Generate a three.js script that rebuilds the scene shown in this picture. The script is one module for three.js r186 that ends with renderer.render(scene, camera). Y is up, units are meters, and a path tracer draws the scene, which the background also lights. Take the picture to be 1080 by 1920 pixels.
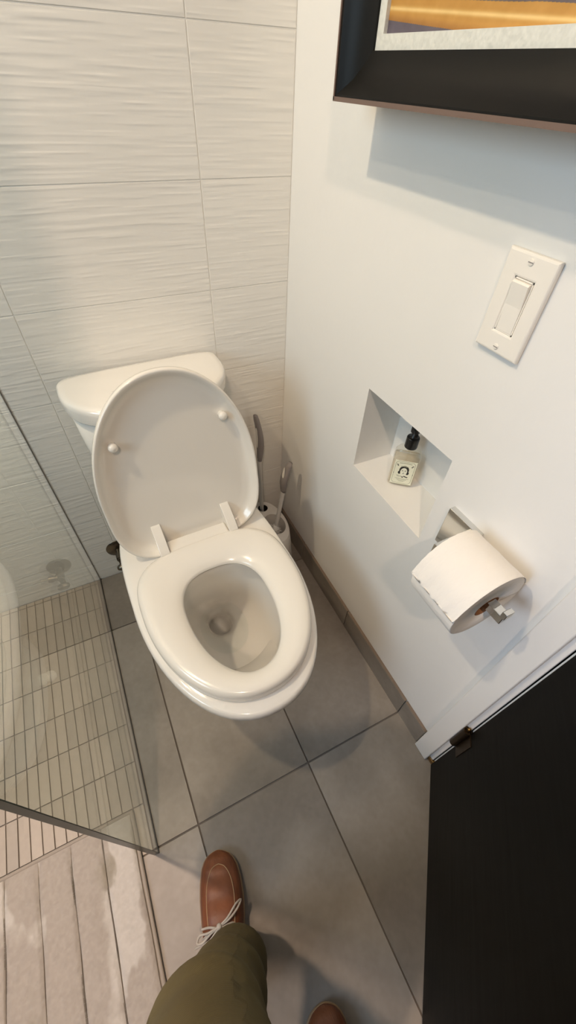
import * as THREE from 'three';
import { RoundedBoxGeometry } from 'three/addons/geometries/RoundedBoxGeometry.js';
import { MarchingCubes } from 'three/addons/objects/MarchingCubes.js';
import { mergeGeometries, mergeVertices, toCreasedNormals } from 'three/addons/utils/BufferGeometryUtils.js';
import { RectAreaLightUniformsLib } from 'three/addons/lights/RectAreaLightUniformsLib.js';

// ---------------------------------------------------------------- camera, light, exposure
// right wall x = 0, tiled wall z = 0, floor y = 0; the room lies at x < 0, z > 0
RectAreaLightUniformsLib.init();
const scene = new THREE.Scene();
scene.background = new THREE.Color(0.02, 0.022, 0.025);
const camera = new THREE.PerspectiveCamera(2 * Math.atan(960 / 763.06) * 180 / Math.PI, 1080 / 1920, 0.02, 20);
camera.rotation.order = 'YXZ';
camera.position.set(-0.4878, 1.2102, 0.9666);
camera.rotation.set(-0.823, -0.4974, 0.0575);
const renderer = new THREE.WebGLRenderer({ antialias: true });
renderer.toneMapping = THREE.LinearToneMapping;
renderer.toneMappingExposure = 0.965;
renderer.shadowMap.enabled = true;
const CEIL = 2.33, LEFT = -1.8, FRONT = 2.9;
const DOWNLIGHTS = [                                   // x, z, candela, label
  [-1.12, 0.36, 8.0, 'recessed round ceiling light over the shower beside the glass panel'],
  [-1.48, 0.33, 1.9, 'recessed round ceiling light deep in the shower'],
  [-0.88, 1.66, 5.0, 'recessed round ceiling light behind the standing person'],
];
const WARM = new THREE.Color(1.0, 0.745, 0.55);
const COOL = new THREE.Color(0.60, 0.77, 1.0);
const ADDED_WINDOW_LIGHT = 10.5, ADDED_HALL_LIGHT = 2.4;  // strengths of the two added, unseen windows

// ---------------------------------------------------------------- helpers
let seed = 7;
const rnd = () => { seed = (seed * 1664525 + 1013904223) >>> 0; return seed / 4294967296; };
const V = (x, y, z) => new THREE.Vector3(x, y, z);
const taken = {};
function numbered(n) { const k = taken[n] = (taken[n] ?? -1) + 1; return k ? n + '_' + String(k).padStart(3, '0') : n; }
function thing(name, label, category, pos = [0, 0, 0], turn = 0, group) {
  const o = new THREE.Group(); o.name = numbered(name); o.position.set(...pos); o.rotation.y = turn;
  o.userData = { label, category }; if (group) o.userData.group = group;
  scene.add(o); return o;
}
function part(name, geo, mat, parent, label) {
  const m = new THREE.Mesh(Array.isArray(geo) ? merge(geo) : geo, mat); m.name = name;
  m.castShadow = m.receiveShadow = true; if (label) m.userData.label = label;
  parent.add(m); return m;
}
function struct(name, geo, mat, label, category) {
  const m = part(name, geo, mat, scene); m.userData = { kind: 'structure', label, category }; return m;
}
function clean(g) { const h = g.index ? g.toNonIndexed() : g.clone(); for (const k of Object.keys(h.attributes)) if (!['position', 'normal', 'uv'].includes(k)) h.deleteAttribute(k); return h; }
function merge(list) { return mergeGeometries(list.map(clean)); }
function box(x0, x1, y0, y1, z0, z1, r = 0) {
  const w = x1 - x0, h = y1 - y0, d = z1 - z0;
  const g = r ? new RoundedBoxGeometry(w, h, d, 2, r) : new THREE.BoxGeometry(w, h, d);
  g.translate((x0 + x1) / 2, (y0 + y1) / 2, (z0 + z1) / 2); return g;
}
function chamfer(w, h, d, r) { return new RoundedBoxGeometry(w, h, d, 1, r); }
// uv in metres, by the way each face points
function uvMetres(g, su = 1, sv = su, ou = 0, ov = 0) {
  g = g.index ? g.toNonIndexed() : g; const p = g.attributes.position, n = g.attributes.normal, uv = new Float32Array(p.count * 2);
  for (let i = 0; i < p.count; i++) {
    const a = Math.abs(n.getX(i)), b = Math.abs(n.getY(i)), c = Math.abs(n.getZ(i));
    let u, v; if (b >= a && b >= c) { u = p.getX(i); v = p.getZ(i); } else if (a >= c) { u = p.getZ(i); v = p.getY(i); } else { u = p.getX(i); v = p.getY(i); }
    uv[2 * i] = u / su + ou; uv[2 * i + 1] = v / sv + ov;
  }
  g.setAttribute('uv', new THREE.BufferAttribute(uv, 2)); return g;
}
function tube(pts, r, seg = 24, rad = 8, closed = false) { return new THREE.TubeGeometry(new THREE.CatmullRomCurve3(pts.map(p => p.isVector3 ? p : V(...p)), closed), seg, r, rad, closed); }
function lathe(pts, n = 32) { return new THREE.LatheGeometry(pts.map(p => new THREE.Vector2(p[0], p[1])), n); }
function rod(a, b, r0, r1 = r0, n = 16) {
  a = V(...a); b = V(...b); const d = b.clone().sub(a), g = new THREE.CylinderGeometry(r1, r0, d.length(), n);
  g.applyQuaternion(new THREE.Quaternion().setFromUnitVectors(V(0, 1, 0), d.clone().normalize()));
  g.translate((a.x + b.x) / 2, (a.y + b.y) / 2, (a.z + b.z) / 2); return g;
}
// rings: arrays of N points each; skins them, closing round and optionally capping
function skin(rings, capA = true, capB = true) {
  const N = rings[0].length, pos = [], idx = [], uv = [];
  rings.forEach((r, k) => r.forEach((p, i) => { pos.push(p[0], p[1], p[2]); uv.push(i / N, k / (rings.length - 1)); }));
  for (let k = 0; k < rings.length - 1; k++) for (let i = 0; i < N; i++) {
    const a = k * N + i, b = k * N + (i + 1) % N, c = a + N, d = b + N; idx.push(a, c, b, b, c, d);
  }
  const cap = (k, flip) => { const c = [0, 0, 0]; rings[k].forEach(p => { for (let j = 0; j < 3; j++) c[j] += p[j] / N; }); const ci = pos.length / 3; pos.push(...c); uv.push(.5, .5); for (let i = 0; i < N; i++) { const a = k * N + i, b = k * N + (i + 1) % N; flip ? idx.push(ci, a, b) : idx.push(ci, b, a); } };
  if (capA) cap(0, true); if (capB) cap(rings.length - 1, false);
  const g = new THREE.BufferGeometry();
  g.setAttribute('position', new THREE.Float32BufferAttribute(pos, 3)); g.setAttribute('uv', new THREE.Float32BufferAttribute(uv, 2)); g.setIndex(idx);
  g.computeVertexNormals(); return g;
}
const creased = (g, deg = 35) => toCreasedNormals(g, deg * Math.PI / 180);
const lerp = (a, b, t) => a + (b - a) * t, sm = (a, b, x) => { const t = Math.min(1, Math.max(0, (x - a) / (b - a))); return t * t * (3 - 2 * t); };

// periodic value noise and textures
function lattice(px, py) { const a = new Float32Array(px * py); for (let i = 0; i < a.length; i++) a[i] = rnd(); return (x, y) => {
  const xi = Math.floor(x), yi = Math.floor(y), fx = x - xi, fy = y - yi, sx = fx * fx * (3 - 2 * fx), sy = fy * fy * (3 - 2 * fy);
  const X = ((xi % px) + px) % px, Y = ((yi % py) + py) % py, X1 = (X + 1) % px, Y1 = (Y + 1) % py;
  return lerp(lerp(a[Y * px + X], a[Y * px + X1], sx), lerp(a[Y1 * px + X], a[Y1 * px + X1], sx), sy); }; }
function fbm(px, py, oct = 4) { const n = []; for (let i = 0; i < oct; i++) n.push([lattice(px << i, py << i), px << i, py << i, .5 ** i]); return (u, v) => { let s = 0, w = 0; for (const [f, a, b, k] of n) { s += f(u * a, v * b) * k; w += k; } return s / w; }; }
function tex(w, h, fn, srgb = true) {
  const d = new Uint8Array(w * h * 4);
  for (let y = 0; y < h; y++) for (let x = 0; x < w; x++) { const c = fn((x + .5) / w, (y + .5) / h), i = (y * w + x) * 4; const a = Array.isArray(c) ? c : [c, c, c]; for (let k = 0; k < 3; k++) d[i + k] = Math.max(0, Math.min(255, Math.round(a[k] * 255))); d[i + 3] = 255; }
  const t = new THREE.DataTexture(d, w, h); t.magFilter = THREE.LinearFilter; t.minFilter = THREE.LinearFilter; t.wrapS = t.wrapT = THREE.RepeatWrapping;
  if (srgb) t.colorSpace = THREE.SRGBColorSpace; t.needsUpdate = true; return t;
}
const std = o => new THREE.MeshStandardMaterial(o), phys = o => new THREE.MeshPhysicalMaterial(o);
const mixc = (a, b, t) => a.map((x, i) => lerp(x, b[i], t));

// ---------------------------------------------------------------- materials
const M = {};
{
  const grainN = fbm(48, 48, 3);
  const grain = tex(512, 512, (u, v) => grainN(u, v), false);
  M.paint = std({ color: 0xeae8e4, roughness: 0.62, bumpMap: grain, bumpScale: 0.0003 });
  M.trim = std({ color: 0xeceae6, roughness: 0.38 });
  M.ceiling = std({ color: 0xd2d3d6, roughness: 0.9 });
  M.lowBounceShower = std({ color: 0x4c4d50, roughness: 0.5, bumpMap: grain, bumpScale: 0.0003 });  // unseen left wall; tone guessed dark to cut warm bounce
  M.lowBounceFar = std({ color: 0x6c6c6e, roughness: 0.7, bumpMap: grain, bumpScale: 0.0003 });  // unseen front wall; grey guessed to keep bounced light down
  const s1 = lattice(9, 56), s2 = lattice(13, 110), s3 = lattice(6, 30), s4 = fbm(6, 6, 2);
  const waves = tex(1024, 1024, (u, v) => {
    const w = v + 0.006 * s4(u, v);
    const a = s1(u * 9, w * 56), b = s2(u * 13, w * 110), c = s3(u * 6, w * 30);
    return .15 + .7 * (a * a * .48 + b * b * .40 + c * .12);
  }, false);
  M.wallTile = phys({ color: 0xf0ece4, roughness: 0.28, bumpMap: waves, bumpScale: 0.0015, clearcoat: 0.3, clearcoatRoughness: 0.2 });
  M.grout = std({ color: 0xf2eee6, roughness: 0.9 });
  const c1 = fbm(3, 3, 5), c2 = fbm(9, 9, 4), c3 = fbm(90, 90, 2);
  const cloud = tex(1024, 1024, (u, v) => {
    const t = sm(.3, .7, c1(u, v)) * .6 + c2(u, v) * .4, g = (c3(u, v) - .5) * .035;
    return mixc([.46, .428, .39], [.625, .59, .547], t).map(x => x + g);
  });
  M.floorTile = std({ map: cloud, roughness: 0.42, bumpMap: grain, bumpScale: 0.00025 });
  M.floorGrout = std({ color: 0x6f665d, roughness: 0.95 });
  M.baseEdge = std({ color: 0x77685a, roughness: 0.8 });
  M.mosaic = [0xa89d8f, 0xa1978a, 0xaea395].map(c => std({ color: c, map: tex(64, 64, (u, v) => .94 + .06 * grainN(u / 8, v / 8)), roughness: 0.45 }));
  M.mosaicGrout = std({ color: 0x7a7064, roughness: 0.95 });
  M.porcelain = phys({ color: 0xeae6df, roughness: 0.12, clearcoat: 0.6, clearcoatRoughness: 0.04 });
  M.seat = phys({ color: 0xebe6dd, roughness: 0.2, clearcoat: 0.4, clearcoatRoughness: 0.08 });
  M.dark = std({ color: 0x1c1916, roughness: 0.5 });
  M.chrome = std({ color: 0xd8d8d6, metalness: 1, roughness: 0.06 });
  M.nickel = std({ color: 0x756d62, metalness: 1, roughness: 0.3 });
  M.brass = std({ color: 0x8a6a3c, metalness: 1, roughness: 0.35 });
  M.bronze = std({ color: 0x4a3c2c, metalness: 1, roughness: 0.4 });
  M.plasticWhite = std({ color: 0xebe6dc, roughness: 0.35 });
  M.switchPlate = std({ color: 0xeee9e0, roughness: 0.35 });
  M.caddy = std({ color: 0xd9d5cf, roughness: 0.4 });
  M.grip = std({ color: 0x8d8684, roughness: 0.55 });
  M.bristle = std({ color: 0xe6e4df, roughness: 0.8 });
  const dm = fbm(6, 30, 3);
  M.door = phys({ color: 0x0a0907, specularIntensity: 0.35, roughness: 0.5, bumpMap: tex(256, 256, (u, v) => dm(u, v), false), bumpScale: 0.0003 });
  M.frame = phys({ color: 0x0d0c0a, specularIntensity: 0.45, roughness: 0.45 });
  M.frameEdge = std({ color: 0x6e5a50, roughness: 0.45 });
  const ln = fbm(60, 60, 2);
  M.liner = std({ map: tex(256, 256, (u, v) => mixc([.80, .80, .77], [.87, .87, .84], ln(u, v))), roughness: 0.9, bumpMap: grain, bumpScale: 0.0006 });
  const an = fbm(3, 24, 4), an2 = fbm(40, 40, 3);
  M.art = std({ roughness: 0.6, bumpMap: grain, bumpScale: 0.0006, map: tex(1024, 1024, (u, v) => {        // u along the wall away from the corner, v up
    const n = (an(u, v) - .5), e = (an2(u, v) - .5) * .05;
    const top = .080 - .082 * u + .010 * n, low = .031 - .115 * u + .004 * n, ridge = .056 - .085 * u;
    const purple = [.36, .33, .37], gold = [.74, .545, .26], pale = [.90, .76, .50], brown = [.62, .43, .20];
    let c = purple;
    if (v < top && v > low) { c = mixc(brown, gold, sm(low, low + .02, v)); c = mixc(c, pale, Math.exp(-(((v - ridge) / .005) ** 2))); }
    else if (v >= top) { c = mixc([.40, .355, .36], [.62, .56, .52], sm(.12, .5, v + n * .3)); if (v > .5) c = mixc([.45, .50, .58], [.66, .68, .70], an(u + .3, v)); }
    return c.map(x => x + e + n * .06);
  }) });
  const tw = lattice(256, 256), cl = fbm(5, 5, 3);
  const twill = tex(512, 512, (u, v) => .5 + .35 * Math.sin((u + v) * 512 * .9) + .3 * (tw(u * 256, v * 256) - .5), false);
  M.trousers = std({ map: tex(512, 512, (u, v) => mixc([.35, .305, .17], [.41, .36, .21], cl(u, v))), roughness: 0.9, bumpMap: twill, bumpScale: 0.0002 });
  const le = fbm(10, 10, 4);
  M.leather = std({ map: tex(512, 512, (u, v) => mixc([.39, .215, .115], [.54, .315, .18], le(u, v))), roughness: 0.5, bumpMap: grain, bumpScale: 0.0003 });
  M.leatherDark = std({ map: tex(256, 256, (u, v) => mixc([.33, .17, .10], [.44, .245, .145], le(u, v))), roughness: 0.5 });
  M.sole = std({ color: 0xa88f72, roughness: 0.7 });
  M.lace = std({ color: 0xb9b0a2, roughness: 0.9 });
  M.thread = std({ color: 0xa98a66, roughness: 0.9 });
  const m1 = fbm(11, 6, 5), m2 = fbm(7, 4, 4), m3 = fbm(120, 120, 2);
  M.mat = std({ roughness: 0.95, bumpMap: tex(512, 512, (u, v) => m3(u, v), false), bumpScale: 0.0012, map: tex(1024, 1024, (u, v) => {
    const p = sm(.50, .58, m1(u, v)) * sm(.44, .56, m2(u, v)), d = sm(.55, .75, m2(u + .4, v + .2));
    return mixc(mixc([.64, .605, .565], [.585, .555, .50], d), [.73, .705, .67], p).map(x => x + (m3(u, v) - .5) * .05);
  }) });
  M.matHem = std({ color: 0xa0968a, roughness: 0.95, bumpMap: grain, bumpScale: 0.0006 });
  const pn = fbm(60, 20, 3), pq = fbm(6, 5, 3);
  M.tissue = std({ color: 0xebe6de, roughness: 0.95, bumpMap: tex(512, 512, (u, v) => pn(u, v) * .5 + pq(u, v) * .5, false), bumpScale: 0.0012 });
  M.card = std({ color: 0x9a6b47, roughness: 0.9 });
  M.glass = phys({ color: new THREE.Color(0.88, 0.912, 0.872), roughness: 0, transmission: 1, thickness: 0, ior: 1.5 });
  M.glassEdge = phys({ color: 0x37423a, roughness: 0.25, specularIntensity: 0.6 });
  M.water = phys({ color: new THREE.Color(0.95, 0.97, 0.97), roughness: 0, transmission: 1, thickness: 0, ior: 1.33 });
  M.bottle = phys({ color: new THREE.Color(0.97, 0.965, 0.94), roughness: 0.02, transmission: 1, thickness: 0, ior: 1.45 });
  M.soap = phys({ color: 0xf4efe6, roughness: 0.02, transmission: 0.85, thickness: 0 });
  M.cap = std({ color: 0x0b0b0b, roughness: 0.3 });
  M.lamp = std({ color: 0x222222, emissive: WARM, emissiveIntensity: 6, roughness: 0.5 });
  M.day = std({ color: 0x222222, emissive: COOL, emissiveIntensity: 1.5, roughness: 0.5 });  // glow for the panes of the added windows
}

// ---------------------------------------------------------------- room shell
const TW = 0.4009, TH = 0.1971, TX = -0.1949, TY = 1.2609;       // wall tiles
const FW = 0.2929, FZ = 0.585, FZ0 = 0.7953;                      // floor tiles
const GX = -0.686, GZ = 0.806;                                    // glass panel: its plane and its free end
{
  // floor: slab of grout with tiles proud of it
  const f = struct('floor', [box(LEFT, 1.4, -0.12, -0.003, -0.12, FRONT)], M.floorGrout, 'grey concrete-look tiled bathroom floor', 'floor');
  const g = 0.0035, t = 0.010;
  for (let j = -2; j < 4; j++) for (let i = -5; i < 7; i++) {
    let x0 = i * -FW - FW + g / 2, x1 = i * -FW - g / 2, z0 = FZ0 + (j - 0) * FZ + g / 2, z1 = FZ0 + (j + 1) * FZ - g / 2;
    if (i < 0) { x0 = -i * FW - FW + g / 2; x1 = -i * FW - g / 2; if (z0 < 0.9 && j < 0) continue; }
    x0 = Math.max(x0, LEFT); z0 = Math.max(z0, 0.001); z1 = Math.min(z1, FRONT);
    if (j < 0) { x0 = Math.max(x0, GX - 0.004); if (i < 0) continue; }
    if (x1 - x0 < 0.01 || z1 - z0 < 0.01 || x1 > 1.35) continue;
    const G = chamfer(x1 - x0, t, z1 - z0, 0.0008); G.translate((x0 + x1) / 2, -t / 2, (z0 + z1) / 2);
    part('floor_tile', uvMetres(G, 0.9, 0.9, rnd(), rnd()), M.floorTile, f);
  }
  // shower floor: small stacked mosaic sticks
  const sf = struct('floor_shower', [box(LEFT, GX - 0.005, -0.1, -0.0035, -0.1, FZ0)], M.mosaicGrout, 'stacked cream mosaic floor of the shower behind the glass', 'shower floor');
  const mw = 0.0245, ml = 0.0975, stick = chamfer(mw - 0.0022, 0.006, ml - 0.0022, 0.0006), rest = [];
  const sticks = [0, 1, 2].map(k => uvMetres(stick.clone(), 0.1, 0.1, k * .3, k * .2));
  for (let j = 0; j < 9; j++) for (let i = 0; i < 45; i++) {
    const x = GX - 0.006 - mw * (i + .5), z = FZ0 - ml * (j + .5), k = Math.floor(rnd() * 3);
    if (z - ml / 2 < -0.09 || x - mw / 2 < LEFT) continue;
    let geo = sticks[k], zz = z;
    if (z - ml / 2 < 0) { const z1 = z + ml / 2 - 0.0014; if (z1 < 0.006) continue; geo = chamfer(mw - 0.0022, 0.006, z1 - 0.001, 0.0006); zz = (z1 + 0.001) / 2; }
    if (i < 18) { const p = part('mosaic_tile', geo, M.mosaic[k], sf); p.position.set(x, -0.003 - 0.0006 * rnd(), zz); }
    else { const c = geo.clone(); c.translate(x, -0.003, zz); rest.push(c); }
  }
  const r = part('mosaic_field', rest.map(g2 => uvMetres(clean(g2), .1)), M.mosaic[0], sf); r.userData.kind = 'stuff';

  // back wall: grout plane with tiles
  const bw = struct('wall_back', [box(LEFT - 0.1, 0.1, -0.12, CEIL + 0.1, -0.15, -0.0011)], M.grout, 'white wavy-textured tiled wall behind the toilet', 'wall');
  for (let j = -6; j < 7; j++) for (let i = -1; i < 5; i++) {
    let x1 = TX - i * TW - 0.0007, x0 = TX - (i + 1) * TW + 0.0007, y1 = TY - j * TH - 0.0007, y0 = TY - (j + 1) * TH + 0.0007;
    x1 = Math.min(x1, -0.001); x0 = Math.max(x0, LEFT); y0 = Math.max(y0, 0.0); y1 = Math.min(y1, CEIL);
    if (x1 - x0 < .02 || y1 - y0 < .02) continue;
    const G = new RoundedBoxGeometry(x1 - x0, y1 - y0, 0.008, 2, 0.0012); G.translate((x0 + x1) / 2, (y0 + y1) / 2, -0.004);
    part('wall_tile', uvMetres(G, 0.8, 0.4, rnd(), rnd()), M.wallTile, bw);
  }
  // right wall with the niche and the doorway
  const NX = 0.106, NY0 = 0.582, NY1 = 0.784, NZ0 = 0.381, NZ1 = 0.627, DZ0 = 0.935, DZ1 = 1.70, DY = 2.03, T = 0.13;
  const wr = [box(0, T, 0, NY0, -0.1, DZ0), box(0, T, NY1, CEIL, -0.1, DZ0), box(0, T, NY0, NY1, -0.1, NZ0), box(0, T, NY0, NY1, NZ1, DZ0), box(NX, T, NY0, NY1, NZ0, NZ1),
    box(0, T, 0, CEIL, DZ1, FRONT), box(0, T, DY, CEIL, DZ0, DZ1)];
  struct('wall_right', uvMetres(merge(wr), 0.5), M.paint, 'smooth white painted wall with a recessed niche', 'wall');
  // unseen left wall with an added window, front wall, ceiling, hall
  const WZ0 = 0.55, WZ1 = 1.35, WY0 = 1.15, WY1 = 1.95, LX = LEFT - 0.12;
  struct('wall_left', uvMetres(merge([box(LX, LEFT, -.1, WY0, -.1, FRONT), box(LX, LEFT, WY1, CEIL, -.1, FRONT), box(LX, LEFT, WY0, WY1, -.1, WZ0), box(LX, LEFT, WY0, WY1, WZ1, FRONT)]), .5), M.lowBounceShower, 'wall at the far side of the shower, made dark grey to cut bounced light', 'wall');
  struct('wall_front', uvMetres(box(LX, 1.5, -.1, CEIL, FRONT, FRONT + .1), .5), M.lowBounceFar, 'wall behind the person, made grey to cut bounced light', 'wall');
  struct('ceiling', box(LX, 1.5, CEIL, CEIL + .1, -.15, FRONT + .1), M.ceiling, 'flat white ceiling', 'ceiling');
  struct('wall_hall', uvMetres(merge([box(1.4, 1.5, -.1, CEIL, 0.2, FRONT), box(T, 1.5, -.1, CEIL, 0.2, 0.3)]), .5), M.paint, 'white hall walls beyond the doorway', 'wall');
  const w = new THREE.Group(); w.name = 'window_1'; w.userData = { kind: 'structure', label: 'frosted window added out of view in the left wall for cool light', category: 'window' }; scene.add(w);
  part('pane', box(LX + .02, LX + .03, WY0, WY1, WZ0, WZ1), M.day, w);
  part('window_frame', [box(LX + .01, LX + .06, WY0, WY0 + .04, WZ0, WZ1), box(LX + .01, LX + .06, WY1 - .04, WY1, WZ0, WZ1), box(LX + .01, LX + .06, WY0, WY1, WZ0, WZ0 + .04), box(LX + .01, LX + .06, WY0, WY1, WZ1 - .04, WZ1)], M.trim, w);
  const ra = new THREE.RectAreaLight(COOL, ADDED_WINDOW_LIGHT, WZ1 - WZ0 - .08, WY1 - WY0 - .08); ra.position.set(LX + .07, (WY0 + WY1) / 2, (WZ0 + WZ1) / 2); ra.lookAt(1, ra.position.y, ra.position.z); w.add(ra);  // guessed window, added to throw cool light from the left
  const hw = new THREE.Group(); hw.name = 'window_2'; hw.userData = { kind: 'structure', label: 'hall window added out of view for cool light beyond the doorway', category: 'window' }; scene.add(hw);
  part('pane', box(0.5, 1.2, 1.0, 1.9, FRONT - .012, FRONT - .002), M.day, hw);
  const rh = new THREE.RectAreaLight(COOL, ADDED_HALL_LIGHT, .7, .9); rh.position.set(.85, 1.45, FRONT - .03); rh.lookAt(.85, 1.45, 0); hw.add(rh);  // guessed hall window, added as a second cool source out of view

  // baseboard of grey tile on the right wall
  const bb = new THREE.Group(); bb.name = 'baseboard_right'; bb.userData = { kind: 'structure', label: 'grey tile baseboard along the white wall', category: 'baseboard' }; scene.add(bb);
  const bh = 0.085, bt = 0.008, cuts = [0.002, FZ0 - FZ, FZ0 - FZ / 2, FZ0, 0.879];
  for (let k = 0; k < 4; k++) {
    const z0 = cuts[k] + 0.0012, z1 = cuts[k + 1] - 0.0012, G = chamfer(bt, bh, z1 - z0, 0.0012); G.translate(-bt / 2, bh / 2, (z0 + z1) / 2);
    const b = part('baseboard_tile', uvMetres(G, .9, .9, rnd(), rnd()), M.floorTile, bb);
    part('raw_edge', box(-bt + .0004, 0, bh, bh + 0.0022, z0, z1, 0.0008), M.baseEdge, b);
  }
  // door casing and jamb
  const tr = new THREE.Group(); tr.name = 'trim_1'; tr.userData = { kind: 'structure', label: 'white door casing beside the black door', category: 'door casing' }; scene.add(tr);
  part('casing', [box(-0.015, 0, 0.001, DY + .045, 0.880, 0.922, 0.003), box(-0.0155, 0, DY, DY + .045, 0.88, DZ1 + .055, 0.003), box(-0.015, 0, 0.001, DY + .045, DZ1 + .013, DZ1 + .055, 0.003)], M.trim, tr);
  part('jamb', [box(0.0, T, 0.02, DY, DZ0 - .003, DZ0 + .004, 0.001), box(0, T, 0.001, DY, DZ1 - .004, DZ1 + .003), box(-.004, T, 0.02, DY, 0.918, 0.933, 0.002)], M.trim, tr);
  part('jamb_foot', box(-0.006, .05, 0.001, 0.02, 0.921, 0.938, 0.001), M.brass, tr, 'bare brown wood at the foot of the jamb');
}

// ---------------------------------------------------------------- ceiling lights
for (const [x, z, I, label] of DOWNLIGHTS) {
  const t = thing('ceiling_light', label, 'light', [x, CEIL, z], 0);
  part('trim_ring', lathe([[0.046, -0.001], [0.046, -0.006], [0.06, -0.007], [0.066, -0.004], [0.067, 0]], 40), M.trim, t);
  part('lens', lathe([[0, -0.004], [0.046, -0.004], [0.046, -0.001], [0, -0.001]], 40), M.lamp, t);
  const s = new THREE.SpotLight(WARM, I, 0, 1.45, 0.4, 2); s.position.set(0, -0.012, 0); s.target.position.set(0, -1, 0); s.castShadow = true; s.shadow.radius = 1.8; t.add(s, s.target);
}

// ---------------------------------------------------------------- toilet
{
  const T = thing('toilet', 'white porcelain toilet with its lid raised against the tank', 'toilet', [-0.388, 0, 0.1], 0.035);
  const dz = -0.1;                                                  // shapes below are given with the wall at z = 0
  const egg = (hw, zb, zf, y, zc, N = 72, eb = 0.72, ef = 1) => { const r = []; for (let i = 0; i < N; i++) { const a = i / N * 2 * Math.PI, s = Math.sin(a), c = Math.cos(a); const e = c < 0 ? eb : ef; r.push([hw * Math.sign(s) * Math.abs(s) ** (c < 0 ? eb : 0.92), y, zc + (c > 0 ? (zf - zc) : (zc - zb)) * Math.sign(c) * Math.abs(c) ** e + dz]); } return r; };
  // bowl: foot, flare, rim, then down the inside to the drain
  const b = [
    [.108, .14, .53, .001, .34], [.112, .135, .54, .012, .34], [.108, .135, .53, .05, .34], [.106, .13, .525, .11, .34], [.112, .125, .545, .17, .36], [.130, .115, .59, .23, .38], [.156, .105, .655, .29, .41], [.176, .10, .708, .335, .43],
    [.188, .098, .744, .366, .44], [.192, .097, .752, .386, .44], [.1905, .098, .750, .397, .44], [.186, .102, .744, .4032, .44], [.17, .12, .722, .405, .44], [.135, .385, .69, .405, .50], [.124, .395, .680, .402, .51], [.119, .399, .674, .392, .51]].map(q => egg(q[0], q[1], q[2], q[3], q[4], 72, q[1] > .3 ? 0.9 : 0.62));
  const inn = [[.124, .394, .680, .36, .51], [.122, .392, .676, .33, .51], [.115, .386, .655, .285, .50], [.101, .378, .618, .24, .48], [.080, .368, .565, .20, .455], [.056, .36, .50, .168, .425], [.040, .356, .455, .146, .405], [.034, .355, .436, .132, .395], [.030, .358, .43, .11, .394], [.028, .34, .42, .07, .385]].map(q => egg(q[0], q[1], q[2], q[3], q[4], 72, 0.9));
  part('bowl', skin([...b, ...inn], true, true), M.porcelain, T);
  part('water', (() => { const s = new THREE.CircleGeometry(1, 48); s.rotateX(-Math.PI / 2); s.scale(.062, 1, .082); s.translate(0, .178, .435 + dz); return s; })(), M.water, T);
  // tank and its lid: flat at the back, bowed at the front
  const dee = (hw, zb, zf, y, N = 80) => { const r = []; for (let i = 0; i < N; i++) { const a = i / N * 2 * Math.PI, s = Math.sin(a), c = Math.cos(a), zs = zb + .055; r.push([hw * Math.sign(s) * Math.abs(s) ** (c < 0 ? .35 : .85), y, (c > 0 ? zs + (zf - zs) * c ** .9 : zs - (zs - zb) * Math.abs(c) ** .35) + dz]); } return r; };
  part('tank', skin([[.135, .02, .155, .40], [.148, .018, .175, .41], [.153, .018, .18, .45], [.166, .016, .192, .58], [.174, .015, .200, .70]].map(q => dee(...q.slice(0, 3), q[3]))), M.porcelain, T);
  part('tank_lid', skin([[.172, .016, .198, .699], [.180, .013, .207, .700], [.182, .012, .2105, .704], [.1835, .011, .212, .725], [.182, .012, .2105, .733], [.177, .016, .206, .738], [.165, .028, .194, .7405], [.08, .07, .12, .742]].map(q => dee(...q.slice(0, 3), q[3]))), M.porcelain, T);
  // seat ring
  const N = 96, outer = egg(.175, .325, .722, 0, .47, N, .62), inner = egg(.0925, .407, .672, 0, .51, N, .8), rings = [];
  const prof = [[0.0, .409], [-.012, .4095], [-.016, .413], [-.016, .4165], [-.002, .418], [-.004, .421], [.0, .427], [.06, .4335], [.16, .4372], [.35, .438], [.6, .435], [.82, .4285], [.95, .421], [1.0, .415], [.98, .4095], [.9, .409]];
  for (const [f, y] of prof) rings.push(outer.map((o, i) => [lerp(o[0], inner[i][0], f), y, lerp(o[2], inner[i][2], f)]));
  rings.push(rings[0]);
  const seat = part('seat', [skin(rings, false, false), box(-.075, .075, .411, .4345, .298 + dz, .36 + dz, .006)], M.seat, T);
  for (const [x, z] of [[-.13, .40], [.13, .40], [-.12, .62], [.12, .62]]) part('seat_pad', box(x - .012, x + .012, .404, .4105, z - .008 + dz, z + .008 + dz, .002), M.plasticWhite, seat);
  // raised lid, leaning 12 degrees back on its hinges
  const L = new THREE.Group(); L.name = 'seat_lid'; L.position.set(0, .43, .300 + dz); L.rotation.x = -12 * Math.PI / 180; T.add(L);
  const lidRing = (f, w) => { const r = []; for (let i = 0; i < 96; i++) { const a = i / 96 * 2 * Math.PI, s = Math.sin(a), c = Math.cos(a); const x = .178 * Math.sign(s) * Math.abs(s) ** (c < 0 ? .52 : .95) * (c < 0 ? 1 - .07 * Math.abs(c) ** .5 * Math.abs(c) : 1), y = .145 + (c > 0 ? .257 * c ** 1.0 : -.178 * Math.abs(c) ** .50); r.push([x * f, .15 + (y - .15) * (f + (1 - f) * .0), w]); } return r; };
  part('lid_shell', skin([[.02, -.025], [.6, -.024], [.9, -.020], [.975, -.012], [.998, -.002], [1, .007], [.993, .0115], [.978, .0125], [.96, .010], [.935, .001], [.905, -.007], [.86, -.0115], [.78, -.0135], [.5, -.0145], [.02, -.015]].map(q => lidRing(...q))), M.seat, L);
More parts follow.
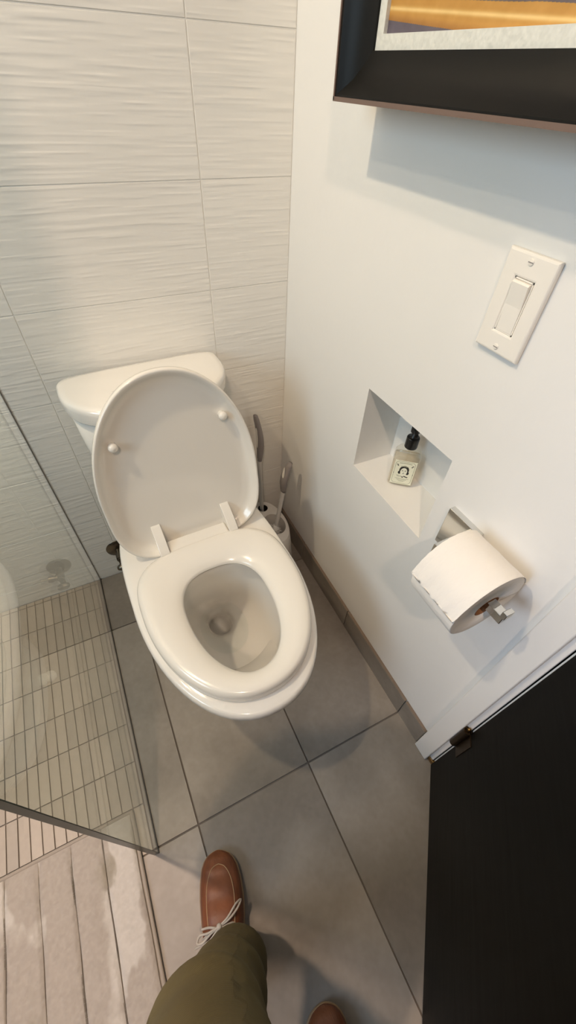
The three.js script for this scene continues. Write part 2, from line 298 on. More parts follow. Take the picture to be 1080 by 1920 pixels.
  for (const [x, y] of [[-.117, .268], [.117, .276]]) part('bumper', (() => { const g = lathe([[0.0075, -.016], [.0085, -.006], [.0098, -.001], [.009, .004], [.005, .0075], [0, .0085]], 20); g.rotateX(Math.PI / 2); g.translate(x, y, 0); return g; })(), M.seat, L);
  // hinge arms
  const hs = new THREE.Shape(); hs.moveTo(.262, .40); hs.lineTo(.262, .470); hs.quadraticCurveTo(.274, .478, .286, .470); hs.quadraticCurveTo(.322, .452, .338, .436); hs.lineTo(.338, .420); hs.lineTo(.30, .406); hs.lineTo(.262, .40);
  for (const s of [-1, 1]) { const g = new THREE.ExtrudeGeometry(hs, { depth: .019, bevelEnabled: true, bevelSize: .0015, bevelThickness: .0015, bevelSegments: 2, curveSegments: 8 }); g.rotateY(-Math.PI / 2); g.translate(s * .086 + .0095, 0, dz); part('hinge', g, M.seat, T); }
  // flush lever on the left of the tank
  part('bolt_cap', lathe([[.016, 0], [.016, .008], [.012, .016], [0, .02]], 20).translate(-.118, .0, .28 + dz), M.plasticWhite, T);
  part('bolt_cap', lathe([[.016, 0], [.016, .008], [.012, .016], [0, .02]], 20).translate(.118, .0, .28 + dz), M.plasticWhite, T);
}
// shut-off valve on the wall
{
  const t = thing('shutoff_valve', 'small metal water shut-off valve on the tiled wall left of the toilet', 'valve', [-0.592, 0.128, 0]);
  part('escutcheon', lathe([[0, .012], [.012, .011], [.026, .006], [.034, .002], [.035, 0]], 32).rotateX(Math.PI / 2), M.nickel, t);
  part('stem', [rod([0, 0, 0], [0, 0, .055], .0085), rod([0, 0, .03], [0, 0, .05], .012, .012, 6)], M.nickel, t);
  part('handle', (() => { const g = lathe([[0, .0], [.012, .001], [.0135, .006], [.0125, .014], [.006, .018], [0, .018]], 20); g.scale(1.35, 1, .8); g.rotateX(Math.PI / 2); g.translate(0, -.022, .058); return g; })(), M.nickel, t);
  part('outlet', [rod([0, 0, .045], [0, -.03, .052], .008), rod([0, 0, .044], [.02, .004, .046], .008), rod([.018, .004, .046], [.032, .008, .046], .0105, .0105, 6)], M.nickel, t);
}

// ---------------------------------------------------------------- glass panel
{
  const t = thing('shower_glass_panel', 'frameless clear glass shower panel standing left of the toilet', 'glass panel', [GX, 0, 0]);
  const h = 2.0, w = 0.010;
  const face = x => { const g = new THREE.PlaneGeometry(GZ - 0.003, h - 0.004); g.rotateY(Math.PI / 2); g.translate(x, h / 2 + 0.003, GZ / 2); return g; };
  part('pane', [face(w / 2)], M.glass, t); part('pane', [face(-w / 2)], M.glass, t);
  part('polished_edge', [box(-w / 2, w / 2, 0.002, h, GZ - 0.0015, GZ, .0005), box(-w / 2, w / 2, h - .0015, h, 0.002, GZ)], M.glassEdge, t);
  part('bottom_seal', box(w / 2 - .0025, w / 2 + .0005, 0.0, 0.004, 0.001, GZ), M.dark, t);
  part('wall_seal', box(w / 2 - .0025, w / 2, 0.0, h, 0.0, 0.002), M.dark, t);
}

// ---------------------------------------------------------------- picture
{
  const z0 = 0.276, z1 = 0.845, y0 = 1.187, y1 = 1.66, bw = 0.046, X0 = -0.008, XO = -0.078, XI = -0.055;
  const t = thing('picture_frame', 'wide black framed painting hung on the white wall', 'picture', [0, 0, 0]);
  // mitred scooped moulding: profile across the bar from the outer edge (0) to the inner edge (1)
  const prof = [[0, X0], [0, XO + .004], [.04, XO], [.12, XO], [.2, XO + .004], [.45, XO + .015], [.75, XI - .002], [1, XI], [1, X0 - .008]];
  const bar = (a, b, na, nb) => { // a, b outer corners (z, y); na, nb inward to the inner corners
    const pos = [], idx = []; prof.forEach(([f, x]) => { pos.push(x, a[1] + na[1] * f * bw, a[0] + na[0] * f * bw, x, b[1] + nb[1] * f * bw, b[0] + nb[0] * f * bw); });
    for (let k = 0; k < prof.length - 1; k++) idx.push(2 * k, 2 * k + 1, 2 * k + 2, 2 * k + 1, 2 * k + 3, 2 * k + 2);
    const g = new THREE.BufferGeometry(); g.setAttribute('position', new THREE.Float32BufferAttribute(pos, 3)); g.setIndex(idx);
    const q = creased(g, 30); q.setAttribute('uv', new THREE.Float32BufferAttribute(new Float32Array(q.attributes.position.count * 2), 2)); return q; };
  const C = [[[z0, y0], [1, 1]], [[z1, y0], [-1, 1]], [[z1, y1], [-1, -1]], [[z0, y1], [1, -1]]];
  for (let k = 0; k < 4; k++) { const A = C[k], B = C[(k + 1) % 4]; part('frame_bar', bar(A[0], B[0], A[1], B[1]), M.frame, t); }
  const e = 0.0012;
  part('outer_edge', [box(XO - .0012, -.01, y0 - e, y0 + .0035, z0 - e, z1 + e), box(XO - .0012, -.01, y1 - .0035, y1 + e, z0 - e, z1 + e), box(XO - .0012, -.01, y0, y1, z0 - e, z0 + .0016), box(XO - .0012, -.01, y0, y1, z1 - .0016, z1 + e)], M.frameEdge, t, 'thin brownish outer edge');
  part('backing', box(-.014, -.004, y0 + .02, y1 - .02, z0 + .02, z1 - .02), M.dark, t);
  const li = bw - .002, lw = 0.0155;
  const ln = (a0, a1, b0, b1) => uvMetres(box(-.052, -.034, b0, b1, a0, a1), .2);
  part('liner', [ln(z0 + li, z1 - li, y0 + li, y0 + li + lw), ln(z0 + li, z1 - li, y1 - li - lw, y1 - li), ln(z0 + li, z0 + li + lw, y0 + li + lw, y1 - li - lw), ln(z1 - li - lw, z1 - li, y0 + li + lw, y1 - li - lw)], M.liner, t, 'off-white linen liner');
  const az0 = z0 + li + lw, az1 = z1 - li - lw, ay0 = y0 + li + lw, ay1 = y1 - li - lw;
  const pl = new THREE.BoxGeometry(az1 - az0, ay1 - ay0, .006); pl.rotateY(-Math.PI / 2); pl.translate(-.044, (ay0 + ay1) / 2, (az0 + az1) / 2);
  part('canvas', pl, M.art, t, 'painted canvas of grey and purple with a golden band');
}

// ---------------------------------------------------------------- light switch
{
  const h = .1143, w = .0699, t = thing('light_switch', 'white rocker light switch plate below the picture', 'switch', [0, 1.0842 - h / 2, .5894 + w / 2]);
  const s = new THREE.Shape(); s.moveTo(-w / 2 + .003, -h / 2 + .003); s.lineTo(w / 2 - .003, -h / 2 + .003); s.lineTo(w / 2 - .003, h / 2 - .003); s.lineTo(-w / 2 + .003, h / 2 - .003); s.closePath();
  const hole = new THREE.Path(); const a = .0168, b = .0336; hole.moveTo(-a, -b); hole.lineTo(-a, b); hole.lineTo(a, b); hole.lineTo(a, -b); hole.closePath(); s.holes.push(hole);
  const g = new THREE.ExtrudeGeometry(s, { depth: .0025, bevelEnabled: true, bevelSize: .003, bevelThickness: .003, bevelSegments: 3 });
  // the bevel also grows into the hole, so the opening is cut a little wide and lined below
  g.rotateY(-Math.PI / 2); g.translate(-.003, 0, 0); part('plate', g, M.switchPlate, t);
  const fx = -.0075;
  part('rocker_frame', [box(fx, -.001, -.0305, -.0290, -.0138, .0138), box(fx, -.001, .0290, .0305, -.0138, .0138), box(fx, -.001, -.0305, .0305, -.0138, -.0124), box(fx, -.001, -.0305, .0305, .0124, .0138)], M.switchPlate, t);
  const rs = new THREE.Shape(); rs.moveTo(0, -.0285); rs.lineTo(.0072, -.0285); rs.lineTo(.0082, 0.001); rs.lineTo(.0122, .0262); rs.lineTo(.0105, .0280); rs.lineTo(0, .0285); rs.closePath();
  const rg = new THREE.ExtrudeGeometry(rs, { depth: .0232, bevelEnabled: true, bevelSize: .0003, bevelThickness: .0004, bevelSegments: 1 }); rg.translate(0, 0, -.0116); rg.rotateY(Math.PI); part('rocker', rg, M.switchPlate, t);
  for (const y of [-.0485, .0485]) { const sc = part('screw', lathe([[.0038, 0], [.0038, .0008], [.003, .0016], [0, .0018]], 20).rotateZ(Math.PI / 2).translate(-.0082, y, 0), M.plasticWhite, t); part('slot', box(-.0101, -.0097, y - .0005, y + .0005, -.0033, .0033), M.grip, sc); }
}

// ---------------------------------------------------------------- toilet paper and its holder
{
  const z0 = .740, z1 = .832, cx = -.074, cy = .690, R = .066;
  const t = thing('paper_holder', 'chrome toilet paper holder screwed to the white wall', 'holder', [0, 0, 0]);
  part('wall_plate', box(-.012, 0, .630, .716, .668, .737, .001), M.chrome, t);
  part('post', box(-.084, -.010, .688, .7105, .715, .735, .0015), M.chrome, t);
  part('arm', box(-.082, -.066, .692, .7075, .72, .860, .0012), M.chrome, t);
  part('end_stop', box(-.082, -.066, .706, .718, .854, .862, .001), M.chrome, t);
  const r = thing('toilet_paper_roll', 'white toilet paper roll on the chrome holder', 'toilet paper', [cx, cy, 0]);
  const N = 96, ring = (rad, z, wob = 0) => { const o = []; for (let i = 0; i < N; i++) { const a = i / N * 2 * Math.PI; const k = rad * (1 + wob * (Math.sin(3 * a + 1) * .4 + Math.sin(5 * a) * .3)); o.push([k * Math.cos(a), k * Math.sin(a), z]); } return o; };
  part('paper', skin([ring(.0215, z0 + .001), ring(R - .002, z0), ring(R, z0 + .001, .006), ring(R + .0003, z0 + .03, .009), ring(R, z0 + .06, .007), ring(R, z1 - .001, .006), ring(R - .002, z1), ring(.0215, z1 - .001), ring(.0215, z0 + .001)], false, false), M.tissue, r);
  part('core', skin([ring(.0212, z0 + .001), ring(.0212, z1 - .001), ring(.0200, z1 - .001), ring(.0200, z0 + .001), ring(.0212, z0 + .001)], false, false), M.card, r, 'brown cardboard tube');
  // loose end of the sheet, folded at its edge, hanging off the front
  const sheet = [], path = []; for (let k = 0; k <= 40; k++) { const f = k / 40, a = Math.PI * lerp(.12, .965, f), q = R + .0004 + .0016 * sm(0, .5, f) + .0022 * sm(.9, 1, f); path.push([q * Math.cos(a), q * Math.sin(a)]); }
  path.forEach(([x, y], k) => { const o = [], n = 20; const zz = i => lerp(z0 - .0006 - .0002 * Math.sin(k * 2.1), z1 + .0006, i / n), w = i => 1 + .012 * sm(30, 40, k) * Math.sin(i * 1.3 + 1) + .004 * Math.sin(i * .7 + k * .3); for (let i = 0; i <= n; i++) o.push([x * w(i), y * w(i) + .0016 * sm(34, 40, k) * Math.sin(i * 2.3), zz(i)]); for (let i = n; i >= 0; i--) o.push([x * w(i) * .990, y * w(i) * .990, zz(i)]); sheet.push(o); });
  part('loose_sheet', skin(sheet), M.tissue, r);
}

// ---------------------------------------------------------------- soap bottle in the niche
{
  const t = thing('soap_bottle', 'pump soap bottle with a portrait label in the wall niche', 'soap bottle', [.066, .582, .473], -39.6 * Math.PI / 180);
  const sq = (hw, hd, y, n = 48) => { const o = []; for (let i = 0; i < n; i++) { const a = i / n * 2 * Math.PI, c = Math.cos(a), s = Math.sin(a); o.push([hw * Math.sign(s) * Math.abs(s) ** .45, y, hd * Math.sign(c) * Math.abs(c) ** .45]); } return o; };
  part('bottle_body', skin([[.026, .0135, .0005], [.0285, .016, .003], [.0285, .016, .078], [.0270, .0150, .089], [.021, .0135, .0965], [.0125, .0115, .1], [.0105, .0105, .103], [.0105, .0105, .112]].map(q => sq(...q))), M.bottle, t);
  part('soap', skin([[.024, .0115, .0035], [.0268, .0143, .006], [.0268, .0143, .079]].map(q => sq(...q))), M.soap, t, 'pale liquid soap');
  part('pump_cap', lathe([[0, .100], [.0125, .100], [.0135, .1015], [.0135, .124], [.0125, .126], [.005, .127], [.005, .140], [0, .140]], 28), M.cap, t);
  part('pump_head', [lathe([[0, .138], [.009, .138], [.0095, .140], [.0095, .150], [.008, .152], [0, .152]], 24), box(-.004, .004, .143, .151, .0, .030, .002)], M.cap, t);
  part('dip_tube', rod([0, .01, 0], [0, .1, 0], .0022), M.bottle, t);
  const cv = document.createElement('canvas'); cv.width = 384; cv.height = 512; const g = cv.getContext('2d');
  g.fillStyle = '#efeed9'; g.fillRect(0, 0, 384, 512);
  g.strokeStyle = '#7d7f5e'; g.lineWidth = 5; g.beginPath(); g.moveTo(60, 22); g.lineTo(324, 22); g.lineTo(360, 60); g.lineTo(360, 450); g.lineTo(324, 490); g.lineTo(60, 490); g.lineTo(24, 450); g.lineTo(24, 60); g.closePath(); g.stroke();
  g.fillStyle = '#6f7152'; for (let k = 0; k < 22; k++) g.fillRect(84 + k * 10, 50 + 8 * Math.sin(k / 21 * Math.PI) * -1, 6, 14);
  g.fillStyle = '#35352a'; for (const x of [60, 324]) { g.beginPath(); g.ellipse(x, 96, 20, 9, x < 190 ? .6 : -.6, 0, 7); g.fill(); g.beginPath(); g.ellipse(x + (x < 190 ? 12 : -12), 118, 14, 6, .2, 0, 7); g.fill(); g.beginPath(); g.ellipse(x < 190 ? 24 : 360, 280, 5, 16, 0, 0, 7); g.fill(); }
  g.fillStyle = '#23231d'; g.beginPath(); g.ellipse(192, 196, 84, 92, 0, 0, 7); g.fill(); g.beginPath(); g.ellipse(122, 256, 26, 34, 0, 0, 7); g.fill(); g.beginPath(); g.ellipse(262, 256, 26, 34, 0, 0, 7); g.fill();
  g.fillStyle = '#f1f0de'; g.beginPath(); g.ellipse(192, 232, 60, 82, 0, 0, 7); g.fill();
  g.strokeStyle = '#cfcfb2'; g.lineWidth = 7; for (const a of [-.9, -.4, .3, .8]) { g.beginPath(); g.arc(192 + a * 60, 140, 26, 3.6, 5.6); g.stroke(); }
  g.fillStyle = '#4c4c3e'; for (const x of [168, 218]) { g.beginPath(); g.ellipse(x, 216, 13, 6, 0, 0, 7); g.fill(); g.fillRect(x - 14, 198, 28, 4); }
  g.fillRect(190, 232, 5, 18); g.fillStyle = '#33332a'; g.beginPath(); g.ellipse(193, 272, 17, 6, 0, 0, 7); g.fill();
  g.fillStyle = '#23231d'; g.beginPath(); g.moveTo(208, 318); g.lineTo(292, 340); g.lineTo(280, 356); g.lineTo(214, 340); g.fill(); g.beginPath(); g.ellipse(196, 350, 16, 12, 0, 0, 7); g.fill();
  g.strokeStyle = '#3c3c30'; g.lineWidth = 6; for (let k = 0; k < 4; k++) { g.beginPath(); g.moveTo(90 + k * 26, 310 + k * 6); g.lineTo(110 + k * 22, 352); g.stroke(); }
  g.fillStyle = '#77785a'; g.fillRect(70, 384, 244, 5); for (let k = 0; k < 26; k++) g.fillRect(100 + k * 7, 402, 4, 9); for (let k = 0; k < 20; k++) g.fillRect(122 + k * 7, 424, 4, 9); for (let k = 0; k < 14; k++) g.fillRect(143 + k * 7, 446, 4, 9);
  const ct = new THREE.CanvasTexture(cv); ct.colorSpace = THREE.SRGBColorSpace;
  const lb = new THREE.PlaneGeometry(.047, .066, 12, 1), lp = lb.attributes.position; for (let i = 0; i < lp.count; i++) { const x = lp.getX(i); lp.setZ(i, .0164 - .0009 * (x / .0235) ** 6); } lb.computeVertexNormals(); lb.translate(0, .0405, 0);
  part('label', lb, std({ map: ct, roughness: .7, side: THREE.DoubleSide }), t, 'cream paper label printed with a woman\'s portrait');
}

// ---------------------------------------------------------------- brush set in the corner
{
  const t = thing('brush_caddy', 'pale plastic toilet brush caddy on the floor in the corner', 'brush holder', [-.1, 0, .132]);
  const ell = (rx, rz, y, oz = 0, n = 56) => { const o = []; for (let i = 0; i < n; i++) { const a = i / n * 2 * Math.PI; o.push([rx * Math.sin(a), y, rz * Math.cos(a) + oz]); } return o; };
  part('caddy_body', creased(skin([ell(.066, .112, .0005), ell(.068, .114, .006), ell(.066, .112, .05), ell(.060, .106, .115), ell(.054, .100, .164), ell(.051, .097, .170)], true, false), 40), M.caddy, t);
  const s = new THREE.Shape(); s.absellipse(0, 0, .0512, .0972, 0, Math.PI * 2); const h1 = new THREE.Path(); h1.absellipse(0, .066, .017, .017, 0, Math.PI * 2); const h2 = new THREE.Path(); h2.absellipse(.006, -.018, .036, .047, 0, Math.PI * 2); s.holes.push(h1, h2);
  const g = new THREE.ExtrudeGeometry(s, { depth: .004, bevelEnabled: false, curveSegments: 40 }); g.rotateX(-Math.PI / 2); g.translate(0, .166, 0); part('caddy_top', g, M.caddy, t);
  part('brush_cup', (() => { const c = lathe([[1, .169], [.98, .08], [.9, .03], [.0, .025]], 40); c.scale(.036, 1, .047); c.translate(.006, 0, .018); return c; })(), M.caddy, t);
  part('plunger_sleeve', lathe([[.017, .169], [.017, .05], [0, .05]], 28).translate(0, 0, -.066), M.dark, t);
  const hd = (name, label, a, b, grip) => {
    const o = thing(name, label, name === 'toilet_brush' ? 'toilet brush' : 'plunger'); const A = V(...a), B = V(...b), P = f => A.clone().lerp(B, f);
    const c = [P(0), P(.35), P(.68)].map(p => p.toArray()); part('stick', rod(c[0], c[2], .0070, .0074), M.caddy, o);
    const d = B.clone().sub(A).normalize(), up = P(.66), len = B.clone().sub(up).length(), rings = [], q = new THREE.Quaternion().setFromUnitVectors(V(0, 1, 0), d);
    for (let k = 0; k <= 12; k++) { const f = k / 12, r = .0102 + .0050 * Math.sin(Math.min(1, f * 1.25) * Math.PI * .9) - (f > .9 ? .003 * (f - .9) * 10 : 0), bow = grip * Math.sin(f * Math.PI) * .006 - grip * .006 * f * f; const ring = []; for (let i = 0; i < 20; i++) { const an = i / 20 * 6.2832; const p = V(r * Math.cos(an) * .72 + bow, f * len, r * Math.sin(an) * 1.05).applyQuaternion(q).add(up); ring.push(p.toArray()); } rings.push(ring); }
    const gr = part('grip', skin(rings), M.grip, o, 'grey rubber grip');
    const ins = new THREE.SphereGeometry(1, 20, 14); ins.scale(.0022, len * .29, .006); ins.translate(-.0092 + grip * .003, len * .6, .002); ins.applyQuaternion(q); ins.translate(up.x, up.y, up.z); part('grip_inlay', ins, M.plasticWhite, gr, 'white inlay');
    return o;
  };
  const pl = hd('plunger', 'grey-handled plunger standing upright at the back of the caddy', [-.1, .06, .064], [-.1, .530, .032], 1);
  part('plunger_foot', lathe([[.0, .0], [.014, .0], [.015, .006], [.010, .014], [.007, .03], [0, .03]], 20).translate(-.1, .052, .0645), M.dark, pl);
  const br = hd('toilet_brush', 'grey-handled toilet brush leaning towards the wall from the caddy', [-.092, .10, .146], [-.050, .420, .146], -1);
  const bh = [rod([-.094, .05, .146], [-.090, .12, .146], .008)];
  for (let k = 0; k < 11; k++) for (let i = 0; i < 22; i++) { const a = i / 22 * 6.2832 + k * .3, y = .055 + k * .0085, r = .024 + .004 * Math.sin(k); bh.push(rod([-.093, y, .146], [-.093 + r * Math.cos(a), y + .008 * (rnd() - .2), .146 + r * Math.sin(a)], .0012, .0009, 5)); }
  part('brush_head', bh, M.bristle, br, 'white bristle head'); part('brush_collar', lathe([[0, 0], [.013, 0], [.014, .004], [.009, .012], [.007, .02], [0, .02]], 20).translate(-.088, .138, .146), M.bristle, br);
}

// ---------------------------------------------------------------- black door
{
  const t = new THREE.Group(); t.name = 'door_1'; t.userData = { kind: 'structure', label: 'black door standing half open at the right', category: 'door' }; scene.add(t);
  t.position.set(-0.006, 0, 0.934); t.rotation.y = Math.atan2(-.665, .747);
  const W = .70, H = 2.0, TH = .036;   // local z runs from the hinge to the free edge, local x is across
  part('slab', uvMetres(box(0, TH, .006, H, .004, W, .002), .5), M.door, t);
  for (const y of [.245, 1.75]) { const h = part('hinge', [rod([-.006, y - .045, 0], [-.006, y + .045, 0], .0085), rod([-.006, y + .045, 0], [-.006, y + .052, 0], .0045, .003), rod([-.006, y - .052, 0], [-.006, y - .045, 0], .003, .0045)], M.bronze, t); part('leaf', [box(-.0015, .0005, y - .045, y + .045, .0, .03), box(-.012, -.006, y - .045, y + .045, -.004, -.001)], M.bronze, h); part('pin_tip', new THREE.SphereGeometry(.0042, 14, 10).translate(-.006, y + .053, 0), M.brass, h); }
  const k = part('knob', lathe([[0, .0], [.03, .0], [.03, .006], [.012, .008], [.012, .03], [.026, .036], [.029, .05], [.02, .062], [0, .064]], 32).rotateZ(Math.PI / 2).translate(0, 1.0, W - .06), M.bronze, t); k.userData.label = 'dark round door knob';
}

// ---------------------------------------------------------------- bath mat
{
  const x0 = -1.215, x1 = -.714, z0 = .698, z1 = 1.50, h = .017;
  const t = thing('bath_mat', 'thick beige ribbed bath mat lying in front of the shower', 'bath mat', [0, 0, 0]);
  part('mat_base', uvMetres(box(x0 + .006, x1 - .006, .0008, .009, z0 + .006, z1 - .006, .003), .6), M.mat, t);
  const pw = .0655, hem = .0095; let x = x1 - hem, k = 0;
  while (x > x0 + hem + .02) {
    const a = Math.max(x - pw, x0 + hem), w = x - a, rings = [], n = 22;
    for (let i = 0; i <= n; i++) { const z = lerp(z0 + hem, z1 - hem, i / n), e = Math.min(1, Math.min(i, n - i) / 1.0 + .35); const o = []; for (let j = 0; j < 18; j++) { const an = j / 18 * 6.2832, c = Math.cos(an), s = Math.sin(an); const wob = .0007 * Math.sin(i * 1.3 + k) ; o.push([a + w / 2 + (w / 2 - .0004) * Math.sign(c) * Math.abs(c) ** .22 + wob, .006 + (s > 0 ? (h - .006) * e * s ** .3 : .002 * s), z]); } rings.push(o); }
    part('rib', uvMetres(creased(skin(rings), 60), .75, .75), M.mat, t); x = a; k++;
  }
  const loop = [[x0 + .006, z0 + .006], [x1 - .006, z0 + .006], [x1 - .006, z1 - .006], [x0 + .006, z1 - .006]];
  const hemG = []; for (let i = 0; i < 4; i++) { const p = loop[i], q = loop[(i + 1) % 4], g = rod([p[0], .0068, p[1]], [q[0], .0068, q[1]], .0045, .0045, 10); hemG.push(g); hemG.push(new THREE.SphereGeometry(.0045, 10, 8).translate(p[0], .0068, p[1])); }
  part('hem', hemG, M.matHem, t, 'piped hem');
}

// ---------------------------------------------------------------- person: trousers and shoes
{
  const P = thing('person', 'person in olive trousers and brown boat shoes standing before the toilet', 'person', [0, 0, 0]);
  // trousers: one field of tapered capsules, meshed
  const J = { a: [-.580, .05, 1.036, .057], b: [-.583, .16, 1.038, .054], c: [-.588, .30, 1.044, .057], d: [-.600, .46, 1.054, .066], e: [-.596, .68, 1.11, .082], f: [-.605, .90, 1.20, .095],
    A: [-.520, .05, 1.335, .058], B: [-.520, .30, 1.325, .062], C: [-.515, .46, 1.30, .070], D: [-.495, .68, 1.275, .084], F: [-.475, .90, 1.265, .092], p: [-.60, .96, 1.225, .105], q: [-.47, .96, 1.275, .105], r: [-.59, 1.04, 1.24, .10], s: [-.49, 1.04, 1.28, .10] };
  const bones = ['ab', 'bc', 'cd', 'de', 'ef', 'AB', 'BC', 'CD', 'DF', 'fp', 'Fq', 'pq', 'rs', 'pr', 'qs'].map(k => [J[k[0]], J[k[1]]]);
  const res = 120, size = .62, cx = -.55, cy = .56, cz = 1.15, fold = fbm(4, 6, 3);
  const mc = new MarchingCubes(res, M.trousers, false, false, 400000); mc.isolation = 0;
  const half = res / 2;
  for (let k = 0; k < res; k++) for (let j = 0; j < res; j++) for (let i = 0; i < res; i++) {
    const x = cx + (i - half) / half * size, y = cy + (j - half) / half * size, z = cz + (k - half) / half * size;
    let d = 9;
    for (const [a, b] of bones) {
      const bx = b[0] - a[0], by = b[1] - a[1], bz = b[2] - a[2], px = x - a[0], py = y - a[1], pz = z - a[2];
      const t = Math.max(0, Math.min(1, (px * bx + py * by + pz * bz) / (bx * bx + by * by + bz * bz)));
      const e = Math.hypot(px - bx * t, py - by * t, pz - bz * t) - lerp(a[3], b[3], t);
      const kk = .022, hh = Math.max(0, Math.min(1, .5 + .5 * (e - d) / kk)); d = lerp(e, d, hh) - kk * hh * (1 - hh);
    }
    const ang = Math.atan2(z - 1.06, x + .585) / 6.2832 + .5;
    d += .014 * (fold(ang, y * .9 + ang * .35) - .5) + .004 * Math.sin(y * 34 + 9 * ang * 6.28 / 4) * sm(.5, .12, y);
    const hem = z < 1.2 ? .074 - .35 * (z - 1.0) : .05;
    d = Math.max(d, hem - y, y - 1.05);
    mc.field[i + j * res + k * res * res] = -d;
  }
  mc.update();
  const n = mc.count, g = new THREE.BufferGeometry(), pos = mc.positionArray.slice(0, n * 3);
  for (let i = 0; i < n; i++) { pos[3 * i] = pos[3 * i] * size + cx; pos[3 * i + 1] = pos[3 * i + 1] * size + cy; pos[3 * i + 2] = pos[3 * i + 2] * size + cz; }
  g.setAttribute('position', new THREE.BufferAttribute(pos, 3));
  const g2 = mergeVertices(g, 1e-5); g2.computeVertexNormals();
  part('trousers', uvMetres(g2, .4), M.trousers, P);

  // boat shoes; local z runs from the heel (0) to the toe, x across, y up
  const L = .288, hwAt = f => { const k = [[0, .004], [.02, .018], [.06, .028], [.15, .0335], [.3, .034], [.45, .036], [.6, .0425], [.72, .0445], [.82, .0425], [.9, .038], [.95, .0305], [.98, .021], [.995, .0105], [1, .004]]; for (let i = 1; i < k.length; i++) if (f <= k[i][0]) return lerp(k[i - 1][1], k[i][1], (f - k[i - 1][0]) / (k[i][0] - k[i - 1][0])); return .003; };
  const skew = f => .006 * Math.sin(f * Math.PI) - .004 * f, topAt = f => { const k = [[0, .045], [.1, .062], [.3, .07], [.5, .072], [.62, .066], [.75, .055], [.87, .046], [.95, .038], [1, .026]]; for (let i = 1; i < k.length; i++) if (f <= k[i][0]) return lerp(k[i - 1][1], k[i][1], sm(0, 1, (f - k[i - 1][0]) / (k[i][0] - k[i - 1][0]))); return .026; };
  const F = []; for (let i = 0; i <= 40; i++) F.push(1 - Math.cos(i / 40 * Math.PI) * .5 - .5);
  const shoe = (toe, dir, mirror) => {
    const a = Math.atan2(-dir[0], -dir[1]); const S = new THREE.Group(); S.name = 'shoe'; S.position.set(toe[0] + dir[0] * L, 0, toe[1] + dir[1] * L); S.rotation.y = a; S.scale.x = 1; P.add(S);
    const prof = (y, k, s = mirror) => [...F.map(f => [s * skew(f) - (hwAt(f) + k), y, f * L]), ...F.slice().reverse().map(f => [s * skew(f) + (hwAt(f) + k), y, f * L])];
    part('sole', creased(skin([prof(.0005, .0), prof(.004, .002), prof(.015, .0022), prof(.018, .0005)]), 40), M.sole, S, 'tan rubber sole');
    const sect = (f, gap) => { const o = [], hw = hwAt(f), tp = topAt(f) ; for (let i = 0; i <= 24; i++) { const t = i / 24 * Math.PI, c = Math.cos(t), s = Math.sin(t); o.push([mirror * skew(f) + hw * Math.sign(c) * Math.abs(c) ** .62 * (1 - .10 * s), .016 + (tp - .016) * s ** .62, f * L]); } return o; };
    part('upper', skin(F.map(f => sect(f)), true, true), M.leather, S);
    // moccasin plug on top of the toe and its raised seam
    const ps = [], seam = []; for (let i = 0; i <= 24; i++) { const t = i / 24, f = lerp(.56, .915, t); const w = .0275 * Math.sqrt(Math.max(.0, 1 - Math.max(0, (t - .45) / .55) ** 2.2)) * lerp(.92, 1, sm(0, .4, t)) + .0006; const row = []; for (let j = 0; j <= 12; j++) { const u = (j / 12 * 2 - 1); const hw = hwAt(f), tp = topAt(f), xr = Math.min(.99, Math.abs(u * w / hw)); const s = Math.sqrt(Math.max(0, 1 - (xr / .9) ** (2 / .62))) ** .62; row.push([mirror * skew(f) + u * w, .016 + (tp - .016) * s + .0018, f * L]); } ps.push(row); seam.push([row[0], row[12]]); }
    const pp = [], pi = []; ps.forEach(r => r.forEach(p => pp.push(...p))); for (let i = 0; i < 24; i++) for (let j = 0; j < 12; j++) { const q = i * 13 + j; pi.push(q, q + 13, q + 1, q + 1, q + 13, q + 14); }
    const pg = new THREE.BufferGeometry(); pg.setAttribute('position', new THREE.Float32BufferAttribute(pp, 3)); pg.setIndex(pi); pg.computeVertexNormals(); part('toe_plug', uvMetres(pg, .3), M.leather, S);
    const sp = [...seam.map(q => q[0]), ...seam.slice().reverse().map(q => q[1])];
    part('toe_seam', tube(sp, .0009, 90, 6), M.thread, S, 'pale raised stitching');
    part('welt', tube(prof(.0185, -.0008).filter((_, i) => i % 2 === 0), .0012, 120, 6, true), M.thread, S, 'pale welt stitching');
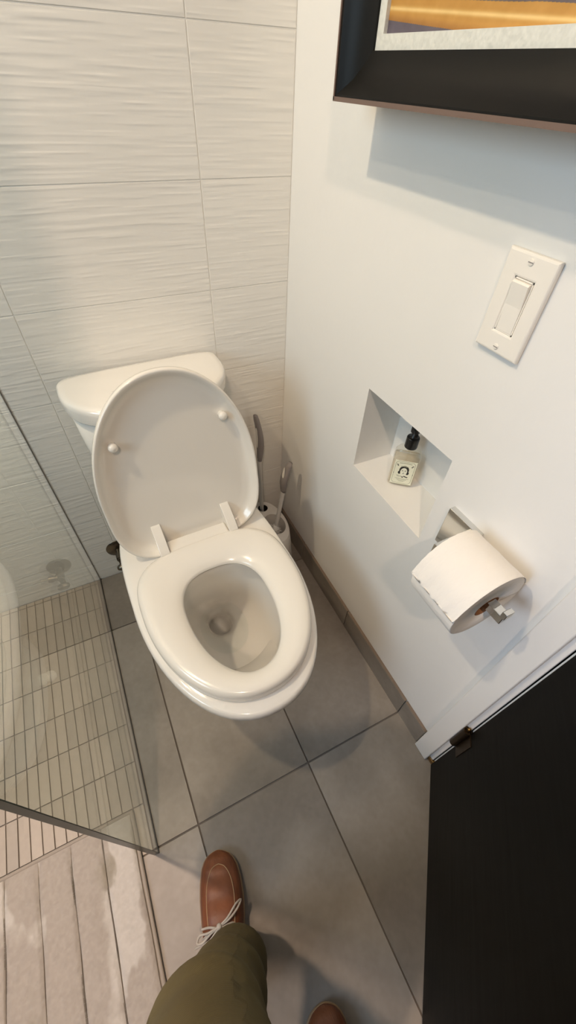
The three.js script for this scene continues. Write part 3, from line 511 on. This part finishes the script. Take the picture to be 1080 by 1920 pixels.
    part('collar', [box(-.030, .030, .05, .058, .02, .13, .003)], M.leatherDark, S);
    // tongue flaps with eyelets, and the laces tied in a bow
    const zl = .60 * L;
    [0, 1].forEach(k => { const s = k ? 1 : -1, e = new RoundedBoxGeometry(.020, .004, .030, 2, .0018); e.rotateZ(-s * .85); e.translate(s * .027, .058, zl - .018); part('eyelet_tab', e, M.leather, S); });
    const lw = .0021, y = .077;
    part('lace', [tube([[-.036, .045, zl - .02], [-.026, .066, zl - .014], [-.008, y, zl - .006], [0, y + .002, zl - .004]], lw, 20, 7), tube([[.036, .045, zl - .02], [.026, .066, zl - .014], [.008, y, zl - .006], [0, y + .002, zl - .004]], lw, 20, 7), tube([[-.036, .050, zl - .004], [-.022, .068, zl - .003], [0, y, zl - .006], [.02, .068, zl - .003], [.036, .050, zl - .004]], lw, 24, 7), new THREE.SphereGeometry(.0055, 14, 10).translate(0, y + .002, zl - .004),
      tube([[0, y + .002, zl - .004], [-.020, y - .001, zl + .004], [-.037, y - .012, zl + .018], [-.043, y - .020, zl + .028], [-.034, y - .010, zl + .024], [-.016, y + .001, zl + .006], [0, y + .002, zl - .004]], lw, 44, 7),
      tube([[0, y + .002, zl - .004], [.022, y - .001, zl - .010], [.040, y - .018, zl - .012], [.046, y - .030, zl - .022], [.034, y - .012, zl - .022], [.014, y, zl - .010], [0, y + .002, zl - .004]], lw, 44, 7),
      tube([[0, y + .002, zl - .004], [.018, y - .004, zl - .020], [.040, y - .026, zl - .026], [.052, y - .05, zl - .030]], lw, 24, 7), tube([[0, y + .002, zl - .004], [-.014, y - .004, zl - .014], [-.030, y - .014, zl - .012]], lw, 24, 7)], M.lace, S, 'pale rawhide lace tied in a bow');
    return S;
  };
  const n1 = Math.hypot(.30, .954); shoe([-.556, .862], [-.30 / n1, .954 / n1], -1); const n2 = Math.hypot(.2, .98); shoe([-.462, 1.158], [-.2 / n2, .98 / n2], 1);
}

scene.traverse(o => { if (o.isMesh) o.castShadow = o.receiveShadow = true; });
renderer.render(scene, camera);
